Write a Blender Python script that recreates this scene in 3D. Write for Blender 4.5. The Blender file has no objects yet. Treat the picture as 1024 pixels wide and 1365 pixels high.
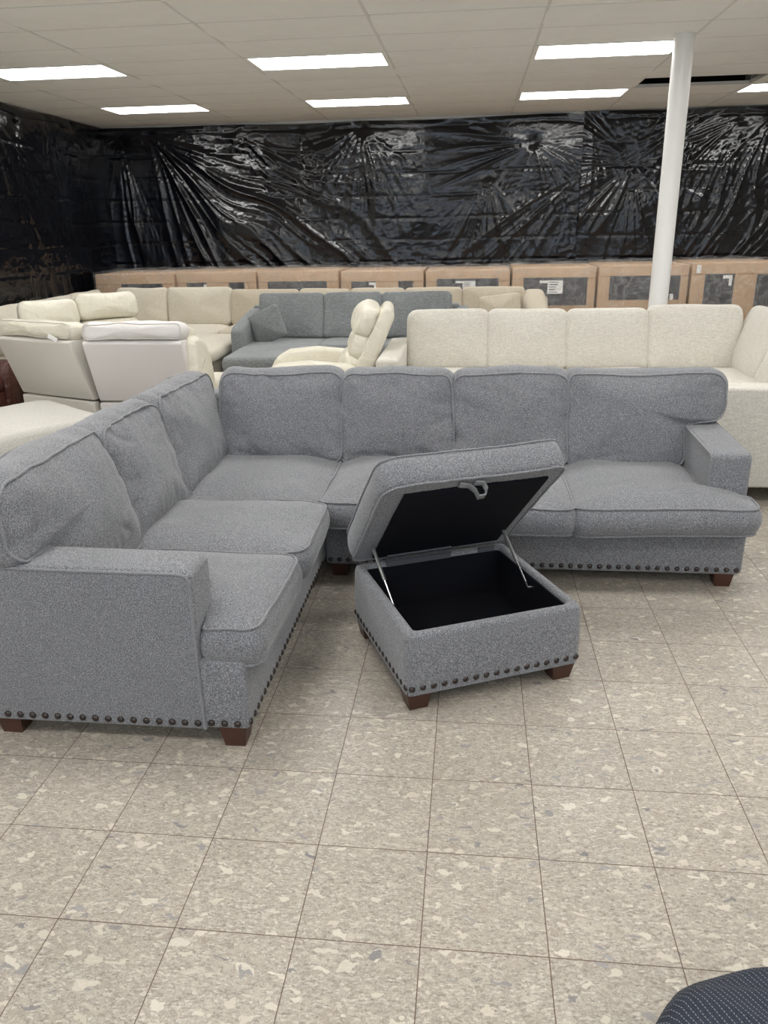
import bpy, bmesh, math, random
import numpy as np
from mathutils import Vector, Matrix, noise
PI = math.pi
sc = bpy.context.scene
COL = sc.collection
random.seed(7)

# ------------------------------------------------------------------ helpers
def lin(r, g, b):
    f = lambda c: (c/255/12.92) if c/255 <= .04045 else ((c/255+.055)/1.055)**2.4
    return (f(r), f(g), f(b), 1)

def newmat(name):
    m = bpy.data.materials.new(name); m.use_nodes = True
    nt = m.node_tree; nt.nodes.clear()
    out = nt.nodes.new('ShaderNodeOutputMaterial'); b = nt.nodes.new('ShaderNodeBsdfPrincipled')
    nt.links.new(b.outputs[0], out.inputs[0])
    return m, nt, b
def N(nt, t, **kw):
    n = nt.nodes.new(t)
    for k, v in kw.items(): setattr(n, k, v)
    return n
def setin(n, **kw):
    for k, v in kw.items(): n.inputs[k.replace('_', ' ')].default_value = v
def ramp(nt, stops, interp='LINEAR'):
    r = N(nt, 'ShaderNodeValToRGB'); r.color_ramp.interpolation = interp
    e = r.color_ramp.elements
    while len(e) < len(stops): e.new(.5)
    for i, (p, c) in enumerate(stops):
        e[i].position = p; e[i].color = c
    return r
def plain(name, col, rough=.6, metal=0., spec=.5, bump=None, var=0.):
    m, nt, b = newmat(name)
    b.inputs['Base Color'].default_value = col; b.inputs['Roughness'].default_value = rough
    b.inputs['Metallic'].default_value = metal; b.inputs['Specular IOR Level'].default_value = spec
    tc = N(nt, 'ShaderNodeTexCoord')
    if var:
        n = N(nt, 'ShaderNodeTexNoise'); setin(n, Scale=6., Detail=4.); nt.links.new(tc.outputs['Object'], n.inputs['Vector'])
        r = ramp(nt, [(.3, tuple(c*(1-var) for c in col[:3])+(1,)), (.7, tuple(min(1, c*(1+var)) for c in col[:3])+(1,))])
        nt.links.new(n.outputs['Fac'], r.inputs[0]); nt.links.new(r.outputs[0], b.inputs['Base Color'])
    if bump:
        sc_, st, dist = bump
        n2 = N(nt, 'ShaderNodeTexNoise'); setin(n2, Scale=sc_, Detail=5.); nt.links.new(tc.outputs['Object'], n2.inputs['Vector'])
        bp = N(nt, 'ShaderNodeBump'); setin(bp, Strength=st, Distance=dist)
        nt.links.new(n2.outputs['Fac'], bp.inputs['Height']); nt.links.new(bp.outputs[0], b.inputs['Normal'])
    return m
def fabric(name, dark, mid, light, scale=420., weave=0., big=.08, bump=.35):
    """heathered woven cloth: fine flecks of three yarn colours, optional crosswise weave"""
    m, nt, b = newmat(name)
    tc = N(nt, 'ShaderNodeTexCoord')
    n = N(nt, 'ShaderNodeTexNoise'); setin(n, Scale=scale, Detail=2., Roughness=.7)
    nt.links.new(tc.outputs['Object'], n.inputs['Vector'])
    n1 = N(nt, 'ShaderNodeTexNoise'); setin(n1, Scale=scale*.42, Detail=3., Roughness=.6)
    nt.links.new(tc.outputs['Object'], n1.inputs['Vector'])
    mx = N(nt, 'ShaderNodeMath', operation='ADD'); nt.links.new(n.outputs['Fac'], mx.inputs[0]); nt.links.new(n1.outputs['Fac'], mx.inputs[1])
    hv = N(nt, 'ShaderNodeMath', operation='MULTIPLY'); hv.inputs[1].default_value = .5; nt.links.new(mx.outputs[0], hv.inputs[0])
    fac = hv.outputs[0]
    if weave:
        mp = N(nt, 'ShaderNodeMapping'); mp.inputs['Scale'].default_value = (14, 90, 90); nt.links.new(tc.outputs['Object'], mp.inputs[0])
        w = N(nt, 'ShaderNodeTexNoise'); setin(w, Scale=1.5, Detail=3.); nt.links.new(mp.outputs[0], w.inputs['Vector'])
        mm = N(nt, 'ShaderNodeMapRange'); setin(mm, From_Min=.3, From_Max=.7, To_Min=-weave, To_Max=weave); nt.links.new(w.outputs['Fac'], mm.inputs[0])
        ad = N(nt, 'ShaderNodeMath', operation='ADD'); nt.links.new(fac, ad.inputs[0]); nt.links.new(mm.outputs[0], ad.inputs[1]); fac = ad.outputs[0]
    r = ramp(nt, [(.38, dark), (.5, mid), (.62, light)])
    nt.links.new(fac, r.inputs[0])
    nb = N(nt, 'ShaderNodeTexNoise'); setin(nb, Scale=3.5, Detail=3.); nt.links.new(tc.outputs['Object'], nb.inputs['Vector'])
    mr = N(nt, 'ShaderNodeMapRange'); setin(mr, From_Min=.3, From_Max=.7, To_Min=1-big, To_Max=1+big); nt.links.new(nb.outputs['Fac'], mr.inputs[0])
    sm = N(nt, 'ShaderNodeVectorMath', operation='SCALE'); nt.links.new(r.outputs[0], sm.inputs[0]); nt.links.new(mr.outputs[0], sm.inputs['Scale'])
    nt.links.new(sm.outputs[0], b.inputs['Base Color'])
    setin(b, Roughness=.92); b.inputs['Specular IOR Level'].default_value = .2
    b.inputs['Sheen Weight'].default_value = .25; b.inputs['Sheen Roughness'].default_value = .5
    bp = N(nt, 'ShaderNodeBump'); setin(bp, Strength=bump, Distance=.002); nt.links.new(fac, bp.inputs['Height'])
    nt.links.new(bp.outputs[0], b.inputs['Normal'])
    return m
def leather(name, col, rough=.36, wr=9., st=.6):
    m, nt, b = newmat(name)
    tc = N(nt, 'ShaderNodeTexCoord')
    n = N(nt, 'ShaderNodeTexNoise'); setin(n, Scale=wr, Detail=6., Roughness=.6, Distortion=1.2); nt.links.new(tc.outputs['Object'], n.inputs['Vector'])
    v = N(nt, 'ShaderNodeTexVoronoi'); setin(v, Scale=260.); nt.links.new(tc.outputs['Object'], v.inputs['Vector'])
    a = N(nt, 'ShaderNodeMath', operation='MULTIPLY_ADD'); a.inputs[1].default_value = .02; nt.links.new(v.outputs['Distance'], a.inputs[0]); nt.links.new(n.outputs['Fac'], a.inputs[2])
    bp = N(nt, 'ShaderNodeBump'); setin(bp, Strength=st, Distance=.03); nt.links.new(a.outputs[0], bp.inputs['Height'])
    nt.links.new(bp.outputs[0], b.inputs['Normal'])
    b.inputs['Base Color'].default_value = col; setin(b, Roughness=rough)
    return m

class MB:
    """collects shapes into one mesh"""
    def __init__(s): s.v = []; s.f = []; s.mi = []
    def add(s, v, f, mi=0, M=None):
        o = len(s.v)
        s.v += [tuple(M @ Vector(p)) if M else tuple(p) for p in v]
        s.f += [tuple(i+o for i in q) for q in f]; s.mi += [mi]*len(f)
        return s
    def box(s, x0, x1, y0, y1, z0, z1, bev=0., seg=3, mi=0, M=None, cuts=0):
        bm = bmesh.new(); bmesh.ops.create_cube(bm, size=1)
        for v in bm.verts:
            v.co = Vector(((x0+x1)/2+v.co.x*(x1-x0), (y0+y1)/2+v.co.y*(y1-y0), (z0+z1)/2+v.co.z*(z1-z0)))
        if bev: bmesh.ops.bevel(bm, geom=bm.edges[:], offset=bev, segments=seg, profile=.5, affect='EDGES')
        if cuts: bmesh.ops.subdivide_edges(bm, edges=bm.edges[:], cuts=cuts, use_grid_fill=True)
        bm.verts.index_update()
        s.add([v.co[:] for v in bm.verts], [[v.index for v in f.verts] for f in bm.faces], mi, M); bm.free(); return s
    def tube(s, pts, r, n=8, closed=False, mi=0, M=None, caps=True):
        pts = [Vector(p) for p in pts]; V = []; F = []; L = len(pts)
        prev = None
        for i, p in enumerate(pts):
            if closed: t = pts[(i+1) % L]-pts[i-1]
            else: t = pts[min(i+1, L-1)]-pts[max(i-1, 0)]
            t.normalize()
            a = prev if prev is not None else (Vector((0, 0, 1)) if abs(t.z) < .9 else Vector((1, 0, 0)))
            u = (a-t*a.dot(t)); u.normalize(); w = t.cross(u); prev = u
            rr = r[i] if isinstance(r, (list, tuple)) else r
            for k in range(n):
                q = 2*PI*k/n; V.append(p+u*math.cos(q)*rr+w*math.sin(q)*rr)
        for i in range(L if closed else L-1):
            j = (i+1) % L
            for k in range(n): F.append((i*n+k, i*n+(k+1) % n, j*n+(k+1) % n, j*n+k))
        if not closed and caps: F += [tuple(range(n))[::-1], tuple((L-1)*n+k for k in range(n))]
        return s.add(V, F, mi, M)
    def prism(s, prof, a0, a1, axis='y', bev=0., seg=3, mi=0, M=None):
        """profile polygon (2D) extruded along axis; for axis y the profile is (x,z), for x it is (y,z)"""
        bm = bmesh.new()
        mk = (lambda p, a: (p[0], a, p[1])) if axis == 'y' else ((lambda p, a: (a, p[0], p[1])) if axis == 'x' else (lambda p, a: (p[0], p[1], a)))
        A = [bm.verts.new(mk(p, a0)) for p in prof]; B = [bm.verts.new(mk(p, a1)) for p in prof]
        bm.faces.new(A); bm.faces.new(B[::-1])
        for i in range(len(prof)):
            j = (i+1) % len(prof); bm.faces.new((A[j], A[i], B[i], B[j]))
        bmesh.ops.recalc_face_normals(bm, faces=bm.faces[:])
        if bev: bmesh.ops.bevel(bm, geom=[e for e in bm.edges if e.calc_face_angle(0) > .5], offset=bev, segments=seg, profile=.5, affect='EDGES')
        bm.verts.index_update()
        s.add([v.co[:] for v in bm.verts], [[v.index for v in f.verts] for f in bm.faces], mi, M); bm.free(); return s
    def taper(s, cx, cy, z0, z1, b, t, mi=0):
        """small block tapering downward: half sizes b at z0, t at z1"""
        V = [(cx+i*b, cy+j*b, z0) for i, j in ((-1, -1), (1, -1), (1, 1), (-1, 1))]+[(cx+i*t, cy+j*t, z1) for i, j in ((-1, -1), (1, -1), (1, 1), (-1, 1))]
        return s.add(V, [(3, 2, 1, 0), (4, 5, 6, 7), (0, 1, 5, 4), (1, 2, 6, 5), (2, 3, 7, 6), (3, 0, 4, 7)], mi)
    def wobble(s, amp, freq, seed=0.):
        out = []
        for p in s.v:
            n = noise.noise_vector(Vector(p)*freq+Vector((seed, seed*1.7, seed*.3)))
            out.append((p[0]+n.x*amp, p[1]+n.y*amp, p[2]+n.z*amp))
        s.v = out; return s
    def build(s, name, mats, parent=None, smooth=True, angle=38):
        me = bpy.data.meshes.new(name); me.from_pydata([tuple(p) for p in s.v], [], s.f)
        for m in (mats if isinstance(mats, (list, tuple)) else [mats]): me.materials.append(m)
        me.polygons.foreach_set('material_index', s.mi)
        bm = bmesh.new(); bm.from_mesh(me); bmesh.ops.recalc_face_normals(bm, faces=bm.faces[:]); bm.to_mesh(me); bm.free()
        if smooth:
            me.shade_smooth(); me.set_sharp_from_angle(angle=math.radians(angle))
        me.update()
        o = bpy.data.objects.new(name, me); COL.objects.link(o)
        if parent: o.parent = parent
        return o

def tag(o, label=None, cat=None, group=None, kind=None):
    if label: o['label'] = label
    if cat: o['category'] = cat
    if group: o['group'] = group
    if kind: o['kind'] = kind
    return o
def thing(name, label, cat, loc=(0, 0, 0), rz=0., group=None):
    o = bpy.data.objects.new(name, None); COL.objects.link(o); o.empty_display_size = .1
    o.location = loc; o.rotation_euler = (0, 0, rz); return tag(o, label, cat, group)
def copy_tree(o, parent=None):
    c = o.copy(); COL.objects.link(c)
    if parent: c.parent = parent
    for ch in list(o.children): copy_tree(ch, c)
    return c

def round_poly(pts, rad, step=.018):
    """closed outline with rounded corners, resampled; rad = radius or list"""
    n = len(pts); out = []
    rads = rad if isinstance(rad, (list, tuple)) else [rad]*n
    dense = []
    for i in range(n):
        p = Vector(pts[i]); a = Vector(pts[i-1]); b = Vector(pts[(i+1) % n]); r = rads[i]
        da = (a-p).normalized(); db = (b-p).normalized()
        s = p+da*r; e = p+db*r
        for k in range(9):
            t = k/8; dense.append(s*(1-t)**2+p*2*t*(1-t)+e*t*t)
    L = [0.]
    m = len(dense)
    for i in range(m): L.append(L[-1]+(dense[(i+1) % m]-dense[i]).length)
    cnt = max(24, int(L[-1]/step)); j = 0
    for k in range(cnt):
        d = L[-1]*k/cnt
        while L[j+1] < d: j += 1
        t = (d-L[j])/max(1e-9, L[j+1]-L[j]); out.append(dense[j % m].lerp(dense[(j+1) % m], t))
    return out
def rect(w, h): return [(-w/2, -h/2), (w/2, -h/2), (w/2, h/2), (-w/2, h/2)]

def cushion(name, outline, T, puff, mat, parent, M=Matrix(), seed=0., wob=.007, freq=3.2, bulge=.012, pipe=.0045, pipemat=None, fold=.005, rings=18, puffb=None, pw=2.6, center=None, label=None):
    """boxed cushion: domed faces over an outline, a side band between two piped seams"""
    n = len(outline); c = Vector(center) if center else sum(outline, Vector((0, 0)))/n
    nor = []
    for i in range(n):
        t = (outline[(i+1) % n]-outline[i-1]).normalized(); nor.append(Vector((t.y, -t.x)))
    if puffb is None: puffb = puff
    rows = []
    for k in range(1, rings+1):
        r = (k/rings)**.8
        rows.append([(c.x+(p.x-c.x)*r, c.y+(p.y-c.y)*r, T/2+puff*(1-r**pw)) for p in outline])
    B = 6
    for k in range(1, B):
        t = k/B; w = bulge*math.sin(PI*t)**.7
        rows.append([(p.x+q.x*w, p.y+q.y*w, T/2-T*t) for p, q in zip(outline, nor)])
    for k in range(rings, 0, -1):
        r = (k/rings)**.8
        rows.append([(c.x+(p.x-c.x)*r, c.y+(p.y-c.y)*r, -T/2-puffb*(1-r**pw)) for p in outline])
    sv = Vector((seed*3.1, seed*1.3, seed*.7))
    ex = max(abs(p.x-c.x) for p in outline); ey = max(abs(p.y-c.y) for p in outline)
    def D(p):
        q = Vector(p); nv = noise.noise_vector(q*freq+sv)
        n2 = noise.noise_vector(q*freq*3.1+sv*2)
        q2 = q+nv*wob+n2*wob*.22
        if fold:
            e = min(1., max(abs(p[0]-c.x)/ex, abs(p[1]-c.y)/ey))
            f = 1-abs(noise.noise(Vector((p[0]*5, p[1]*13, p[2]*3))+sv))*3
            f2 = 1-abs(noise.noise(Vector((p[0]*14, p[1]*6, p[2]*3))-sv))*3
            q2.z += (1 if p[2] > 0 else -1)*fold*(max(0, f)**2+max(0, f2)**2)*(e**2)*-.9*min(1, abs(p[2])/(T/2))
        return q2
    V = [D((c.x, c.y, T/2+puff))]
    for r in rows: V += [D(p) for p in r]
    V.append(D((c.x, c.y, -T/2-puffb)))
    F = [(0, 1+i, 1+(i+1) % n) for i in range(n)]
    for k in range(len(rows)-1):
        for i in range(n):
            j = (i+1) % n; F.append((1+k*n+i, 1+(k+1)*n+i, 1+(k+1)*n+j, 1+k*n+j))
    l = len(V)-1; o = 1+(len(rows)-1)*n
    F += [(l, o+(i+1) % n, o+i) for i in range(n)]
    ob = MB().add(V, F, 0, M).build(name, mat, parent, angle=80)
    if label: ob['label'] = label
    if pipe:
        for sg in (1, -1):
            pts = [D((p.x+q.x*pipe*.4, p.y+q.y*pipe*.4, sg*(T/2+pipe*.3))) for p, q in zip(outline, nor)]
            MB().tube(pts, pipe, 6, True, 0, M).build('piping', pipemat or mat, ob, angle=80)
    return ob
def frame(o, x, y, z):
    """matrix whose columns are the given axes at origin o"""
    x = Vector(x).normalized(); z = Vector(z); z = (z-x*z.dot(x)).normalized(); y = z.cross(x)
    M = Matrix((x, y, z)).transposed().to_4x4(); M.translation = Vector(o); return M

# ------------------------------------------------------------------ materials
GREY = fabric('grey_heather_cloth', lin(67, 68, 73), lin(110, 111.3, 115.8), lin(169, 170, 172.5), 640., big=.04, bump=.3)
GREYP = fabric('grey_piping_lit', lin(86, 87, 91), lin(122, 123, 127), lin(160, 161, 164), 800., big=.03)  # body cloth made lighter: highlights along the piping are put into its colour
SLATE = fabric('slate_chenille', lin(100, 104, 105), lin(119, 123, 124), lin(142, 146, 147), 260., weave=.06, big=.08)
LINEN = fabric('cream_linen', lin(178, 174, 164), lin(200, 196, 186), lin(216, 213, 204), 340., weave=.05, big=.02)
BEIGE = fabric('light_beige_chenille', lin(182, 175, 158), lin(200, 193, 177), lin(216, 210, 196), 300., big=.03)
TAN = fabric('tan_chenille', lin(166, 156, 138), lin(184, 174, 156), lin(200, 191, 174), 300., big=.03)
OATM = fabric('oatmeal_cloth', lin(178, 175, 166), lin(196, 193, 185), lin(212, 210, 203), 330., big=.02)
LEA = leather('cream_leather', lin(218, 213, 197))
VINYL = plain('ivory_vinyl', lin(206, 202, 194), .5, bump=(3., .15, .02))
VINYLW = plain('white_vinyl', lin(216, 212, 210), .45, bump=(3., .15, .02))
BROWNL = leather('brown_leather', lin(70, 34, 26), .25)
WOOD = plain('reddish_brown_wood', lin(66, 38, 27), .4, var=.2)
BRONZE = plain('dark_bronze', lin(74, 68, 66), .28, metal=.9)
LINING = plain('black_lining', lin(14, 15, 22), .9, spec=.2, bump=(60., .3, .003))
DUST = plain('dark_dust_cover', lin(18, 18, 20), .95)
STEEL = plain('brushed_steel', lin(190, 190, 190), .25, metal=.9)
STRUT = plain('strut_grey', lin(150, 152, 150), .35, metal=.6)
HINGE = plain('hinge_strip', lin(88, 90, 96), .5, metal=.3)
WHITEP = plain('white_paint', lin(226, 226, 224), .35)
GRIDW = plain('grid_paint', lin(212, 212, 209), .6)
PAPER = plain('white_paper', lin(232, 232, 230), .7)
INK = plain('label_ink', lin(60, 60, 60), .7)
CARD = plain('cardboard', lin(182, 152, 120), .8, var=.06, bump=(25., .1, .004))
PRINT = plain('dark_printed_panel', lin(52, 53, 56), .55, var=.08)
METALW = plain('fixture_white', lin(235, 235, 232), .4)
WALLM = plain('wall_paint', lin(196, 192, 182), .8, var=.03)
DARKV = plain('dark_void', lin(20, 20, 22), .95)  # near-black colour standing in for the darkness above the ceiling

# floor tiles: speckled vinyl composition tile, 12 inch
def floor_mat():
    m, nt, b = newmat('speckled_vinyl_tile')
    L = nt.links.new
    tc = N(nt, 'ShaderNodeTexCoord')
    dv = N(nt, 'ShaderNodeVectorMath', operation='SCALE'); dv.inputs['Scale'].default_value = 1/.3048; L(tc.outputs['Object'], dv.inputs[0])
    fl = N(nt, 'ShaderNodeVectorMath', operation='FLOOR'); L(dv.outputs[0], fl.inputs[0])
    fr = N(nt, 'ShaderNodeVectorMath', operation='FRACTION'); L(dv.outputs[0], fr.inputs[0])
    sx = N(nt, 'ShaderNodeSeparateXYZ'); L(fr.outputs[0], sx.inputs[0])
    def edge(o):
        a = N(nt, 'ShaderNodeMath', operation='SUBTRACT'); a.inputs[1].default_value = .5; L(o, a.inputs[0])
        c = N(nt, 'ShaderNodeMath', operation='ABSOLUTE'); L(a.outputs[0], c.inputs[0]); return c.outputs[0]
    mxe = N(nt, 'ShaderNodeMath', operation='MAXIMUM'); L(edge(sx.outputs[0]), mxe.inputs[0]); L(edge(sx.outputs[1]), mxe.inputs[1])
    gr = N(nt, 'ShaderNodeMapRange'); setin(gr, From_Min=.4945, From_Max=.4975, To_Min=0., To_Max=1.); L(mxe.outputs[0], gr.inputs[0])
    wn = N(nt, 'ShaderNodeTexWhiteNoise', noise_dimensions='3D'); L(fl.outputs[0], wn.inputs['Vector'])
    # per tile offset of the chip pattern
    off = N(nt, 'ShaderNodeVectorMath', operation='SCALE'); off.inputs['Scale'].default_value = 37.; L(wn.outputs['Color'], off.inputs[0])
    co = N(nt, 'ShaderNodeVectorMath', operation='ADD'); L(tc.outputs['Object'], co.inputs[0]); L(off.outputs[0], co.inputs[1])
    # warp
    nw = N(nt, 'ShaderNodeTexNoise'); setin(nw, Scale=26., Detail=3.); L(co.outputs[0], nw.inputs['Vector'])
    wv = N(nt, 'ShaderNodeVectorMath', operation='SCALE'); wv.inputs['Scale'].default_value = .06; L(nw.outputs['Color'], wv.inputs[0])
    cw = N(nt, 'ShaderNodeVectorMath', operation='ADD'); L(co.outputs[0], cw.inputs[0]); L(wv.outputs[0], cw.inputs[1])
    wf = N(nt, 'ShaderNodeVectorMath', operation='SCALE'); wf.inputs['Scale'].default_value = .012; L(nw.outputs['Color'], wf.inputs[0])
    cf = N(nt, 'ShaderNodeVectorMath', operation='ADD'); L(co.outputs[0], cf.inputs[0]); L(wf.outputs[0], cf.inputs[1])
    def vor(scale, sxyz):
        mp = N(nt, 'ShaderNodeMapping'); mp.inputs['Scale'].default_value = sxyz; L((cf if scale > 100 else cw).outputs[0], mp.inputs[0])
        v = N(nt, 'ShaderNodeTexVoronoi', feature='F1', voronoi_dimensions='2D'); setin(v, Scale=scale, Randomness=1.); L(mp.outputs[0], v.inputs['Vector'])
        s = N(nt, 'ShaderNodeSeparateColor'); L(v.outputs['Color'], s.inputs[0])
        return v, s
    # base grain
    g = N(nt, 'ShaderNodeTexNoise'); setin(g, Scale=190., Detail=4., Roughness=.85, Distortion=.25); L(co.outputs[0], g.inputs['Vector'])
    rg = ramp(nt, [(.3, lin(98, 90, 82)), (.44, lin(148, 140, 129)), (.56, lin(180, 172, 160)), (.72, lin(212, 207, 197))]); L(g.outputs['Fac'], rg.inputs[0])
    # small flakes: all cells tinted slightly
    v1, s1 = vor(170., (.6, 1.25, 1))
    r1 = ramp(nt, [(0., lin(104, 96, 87)), (.15, lin(140, 132, 121)), (.5, lin(164, 156, 144)), (.85, lin(180, 173, 161)), (.97, lin(212, 206, 195))]); L(s1.outputs[0], r1.inputs[0])
    m1 = N(nt, 'ShaderNodeMixRGB'); m1.inputs[0].default_value = .42; L(rg.outputs[0], m1.inputs[1]); L(r1.outputs[0], m1.inputs[2])
    col = m1.outputs[0]
    def chips(col, scale, st, thr, c0, c1, dist, strength=.85):
        v, s = vor(scale, st)
        t = N(nt, 'ShaderNodeMath', operation='GREATER_THAN'); t.inputs[1].default_value = thr; L(s.outputs[1], t.inputs[0])
        d = N(nt, 'ShaderNodeMath', operation='MULTIPLY_ADD'); d.inputs[1].default_value = .42; d.inputs[2].default_value = dist; L(s.outputs[2], d.inputs[0])
        d2 = N(nt, 'ShaderNodeMath', operation='LESS_THAN'); L(v.outputs['Distance'], d2.inputs[0]); L(d.outputs[0], d2.inputs[1])
        mu = N(nt, 'ShaderNodeMath', operation='MULTIPLY'); L(t.outputs[0], mu.inputs[0]); L(d2.outputs[0], mu.inputs[1])
        ms = N(nt, 'ShaderNodeMath', operation='MULTIPLY'); ms.inputs[1].default_value = strength; L(mu.outputs[0], ms.inputs[0])
        rr = ramp(nt, [(0., c0), (1., c1)]); L(s.outputs[0], rr.inputs[0])
        mx = N(nt, 'ShaderNodeMixRGB'); L(ms.outputs[0], mx.inputs[0]); L(col, mx.inputs[1]); L(rr.outputs[0], mx.inputs[2]); return mx.outputs[0]
    col = chips(col, 46., (.5, 1.3, 1), .80, lin(150, 140, 126), lin(196, 188, 174), .16, .5)
    col = chips(col, 40., (.65, 1.3, 1), .86, lin(194, 186, 170), lin(212, 206, 192), .08, .75)
    col = chips(col, 26., (.6, 1.35, 1), .93, lin(190, 182, 166), lin(208, 202, 188), .0, .75)
    col = chips(col, 42., (.55, 1.5, 1), .945, lin(104, 104, 108), lin(146, 145, 145), .06, .75)
    # tile to tile tint
    tv = N(nt, 'ShaderNodeMapRange'); setin(tv, To_Min=.95, To_Max=1.04); L(wn.outputs['Value'], tv.inputs[0])
    big = N(nt, 'ShaderNodeTexNoise'); setin(big, Scale=.9, Detail=3.); L(tc.outputs['Object'], big.inputs['Vector'])
    bv = N(nt, 'ShaderNodeMapRange'); setin(bv, From_Min=.3, From_Max=.7, To_Min=.95, To_Max=1.05); L(big.outputs['Fac'], bv.inputs[0])
    mt = N(nt, 'ShaderNodeMath', operation='MULTIPLY'); L(tv.outputs[0], mt.inputs[0]); L(bv.outputs[0], mt.inputs[1])
    cs = N(nt, 'ShaderNodeVectorMath', operation='SCALE'); L(col, cs.inputs[0]); L(mt.outputs[0], cs.inputs['Scale'])
    gm = N(nt, 'ShaderNodeMixRGB'); L(gr.outputs[0], gm.inputs[0]); L(cs.outputs[0], gm.inputs[1]); gm.inputs[2].default_value = lin(92, 70, 58)
    L(gm.outputs[0], b.inputs['Base Color'])
    rn = N(nt, 'ShaderNodeTexNoise'); setin(rn, Scale=2.5, Detail=5.); L(tc.outputs['Object'], rn.inputs['Vector'])
    rr = N(nt, 'ShaderNodeMapRange'); setin(rr, From_Min=.3, From_Max=.7, To_Min=.34, To_Max=.5); L(rn.outputs['Fac'], rr.inputs[0]); L(rr.outputs[0], b.inputs['Roughness'])
    b.inputs['Specular IOR Level'].default_value = .35
    bp = N(nt, 'ShaderNodeBump', invert=True); setin(bp, Strength=.4, Distance=.002); L(gr.outputs[0], bp.inputs['Height']); L(bp.outputs[0], b.inputs['Normal'])
    return m
FLOORM = floor_mat()
CEILM = plain('ceiling_tile', lin(232, 232, 230), .85, var=.02, bump=(160., .25, .003))
def sheet_mat():
    m, nt, b = newmat('black_plastic_film')
    tc = N(nt, 'ShaderNodeTexCoord')
    b.inputs['Base Color'].default_value = lin(9, 10, 15); setin(b, Roughness=.13); b.inputs['Specular IOR Level'].default_value = .5
    n = N(nt, 'ShaderNodeTexNoise'); setin(n, Scale=9., Detail=4., Roughness=.6, Distortion=2.); nt.links.new(tc.outputs['Object'], n.inputs['Vector'])
    bp = N(nt, 'ShaderNodeBump'); setin(bp, Strength=.14, Distance=.02); nt.links.new(n.outputs['Fac'], bp.inputs['Height']); nt.links.new(bp.outputs[0], b.inputs['Normal'])
    return m
SHEET = sheet_mat()
def film_mat():
    m, nt, b = newmat('clear_plastic_wrap')
    out = [n for n in nt.nodes if n.type == 'OUTPUT_MATERIAL'][0]
    tr = N(nt, 'ShaderNodeBsdfTransparent'); gl = N(nt, 'ShaderNodeBsdfGlossy'); gl.inputs['Roughness'].default_value = .18; gl.inputs['Color'].default_value = (.9, .9, .9, 1)
    df = N(nt, 'ShaderNodeBsdfDiffuse'); df.inputs['Color'].default_value = (.8, .8, .8, 1)
    tc = N(nt, 'ShaderNodeTexCoord')
    n = N(nt, 'ShaderNodeTexNoise'); setin(n, Scale=7., Detail=6., Roughness=.7, Distortion=2.5); nt.links.new(tc.outputs['Object'], n.inputs['Vector'])
    bp = N(nt, 'ShaderNodeBump'); setin(bp, Strength=.9, Distance=.05); nt.links.new(n.outputs['Fac'], bp.inputs['Height']); nt.links.new(bp.outputs[0], gl.inputs['Normal'])
    m1 = N(nt, 'ShaderNodeMixShader'); m1.inputs[0].default_value = .085; nt.links.new(tr.outputs[0], m1.inputs[1]); nt.links.new(gl.outputs[0], m1.inputs[2])
    rp = ramp(nt, [(.48, (.008, .008, .008, 1)), (.60, (.22, .22, .22, 1)), (.64, (.015, .015, .015, 1))]); nt.links.new(n.outputs['Fac'], rp.inputs[0])
    m2 = N(nt, 'ShaderNodeMixShader'); nt.links.new(rp.outputs[0], m2.inputs[0]); nt.links.new(m1.outputs[0], m2.inputs[1]); nt.links.new(df.outputs[0], m2.inputs[2])
    nt.nodes.remove(b); nt.links.new(m2.outputs[0], out.inputs[0])
    return m
FILM = film_mat()
def emit(name, col, s):
    m = bpy.data.materials.new(name); m.use_nodes = True; nt = m.node_tree; nt.nodes.clear()
    o = N(nt, 'ShaderNodeOutputMaterial'); e = N(nt, 'ShaderNodeEmission'); e.inputs[0].default_value = col; e.inputs[1].default_value = s
    nt.links.new(e.outputs[0], o.inputs[0]); return m
LAMP = emit('fluorescent_diffuser', (1., .99, .97, 1), 14.)
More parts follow.
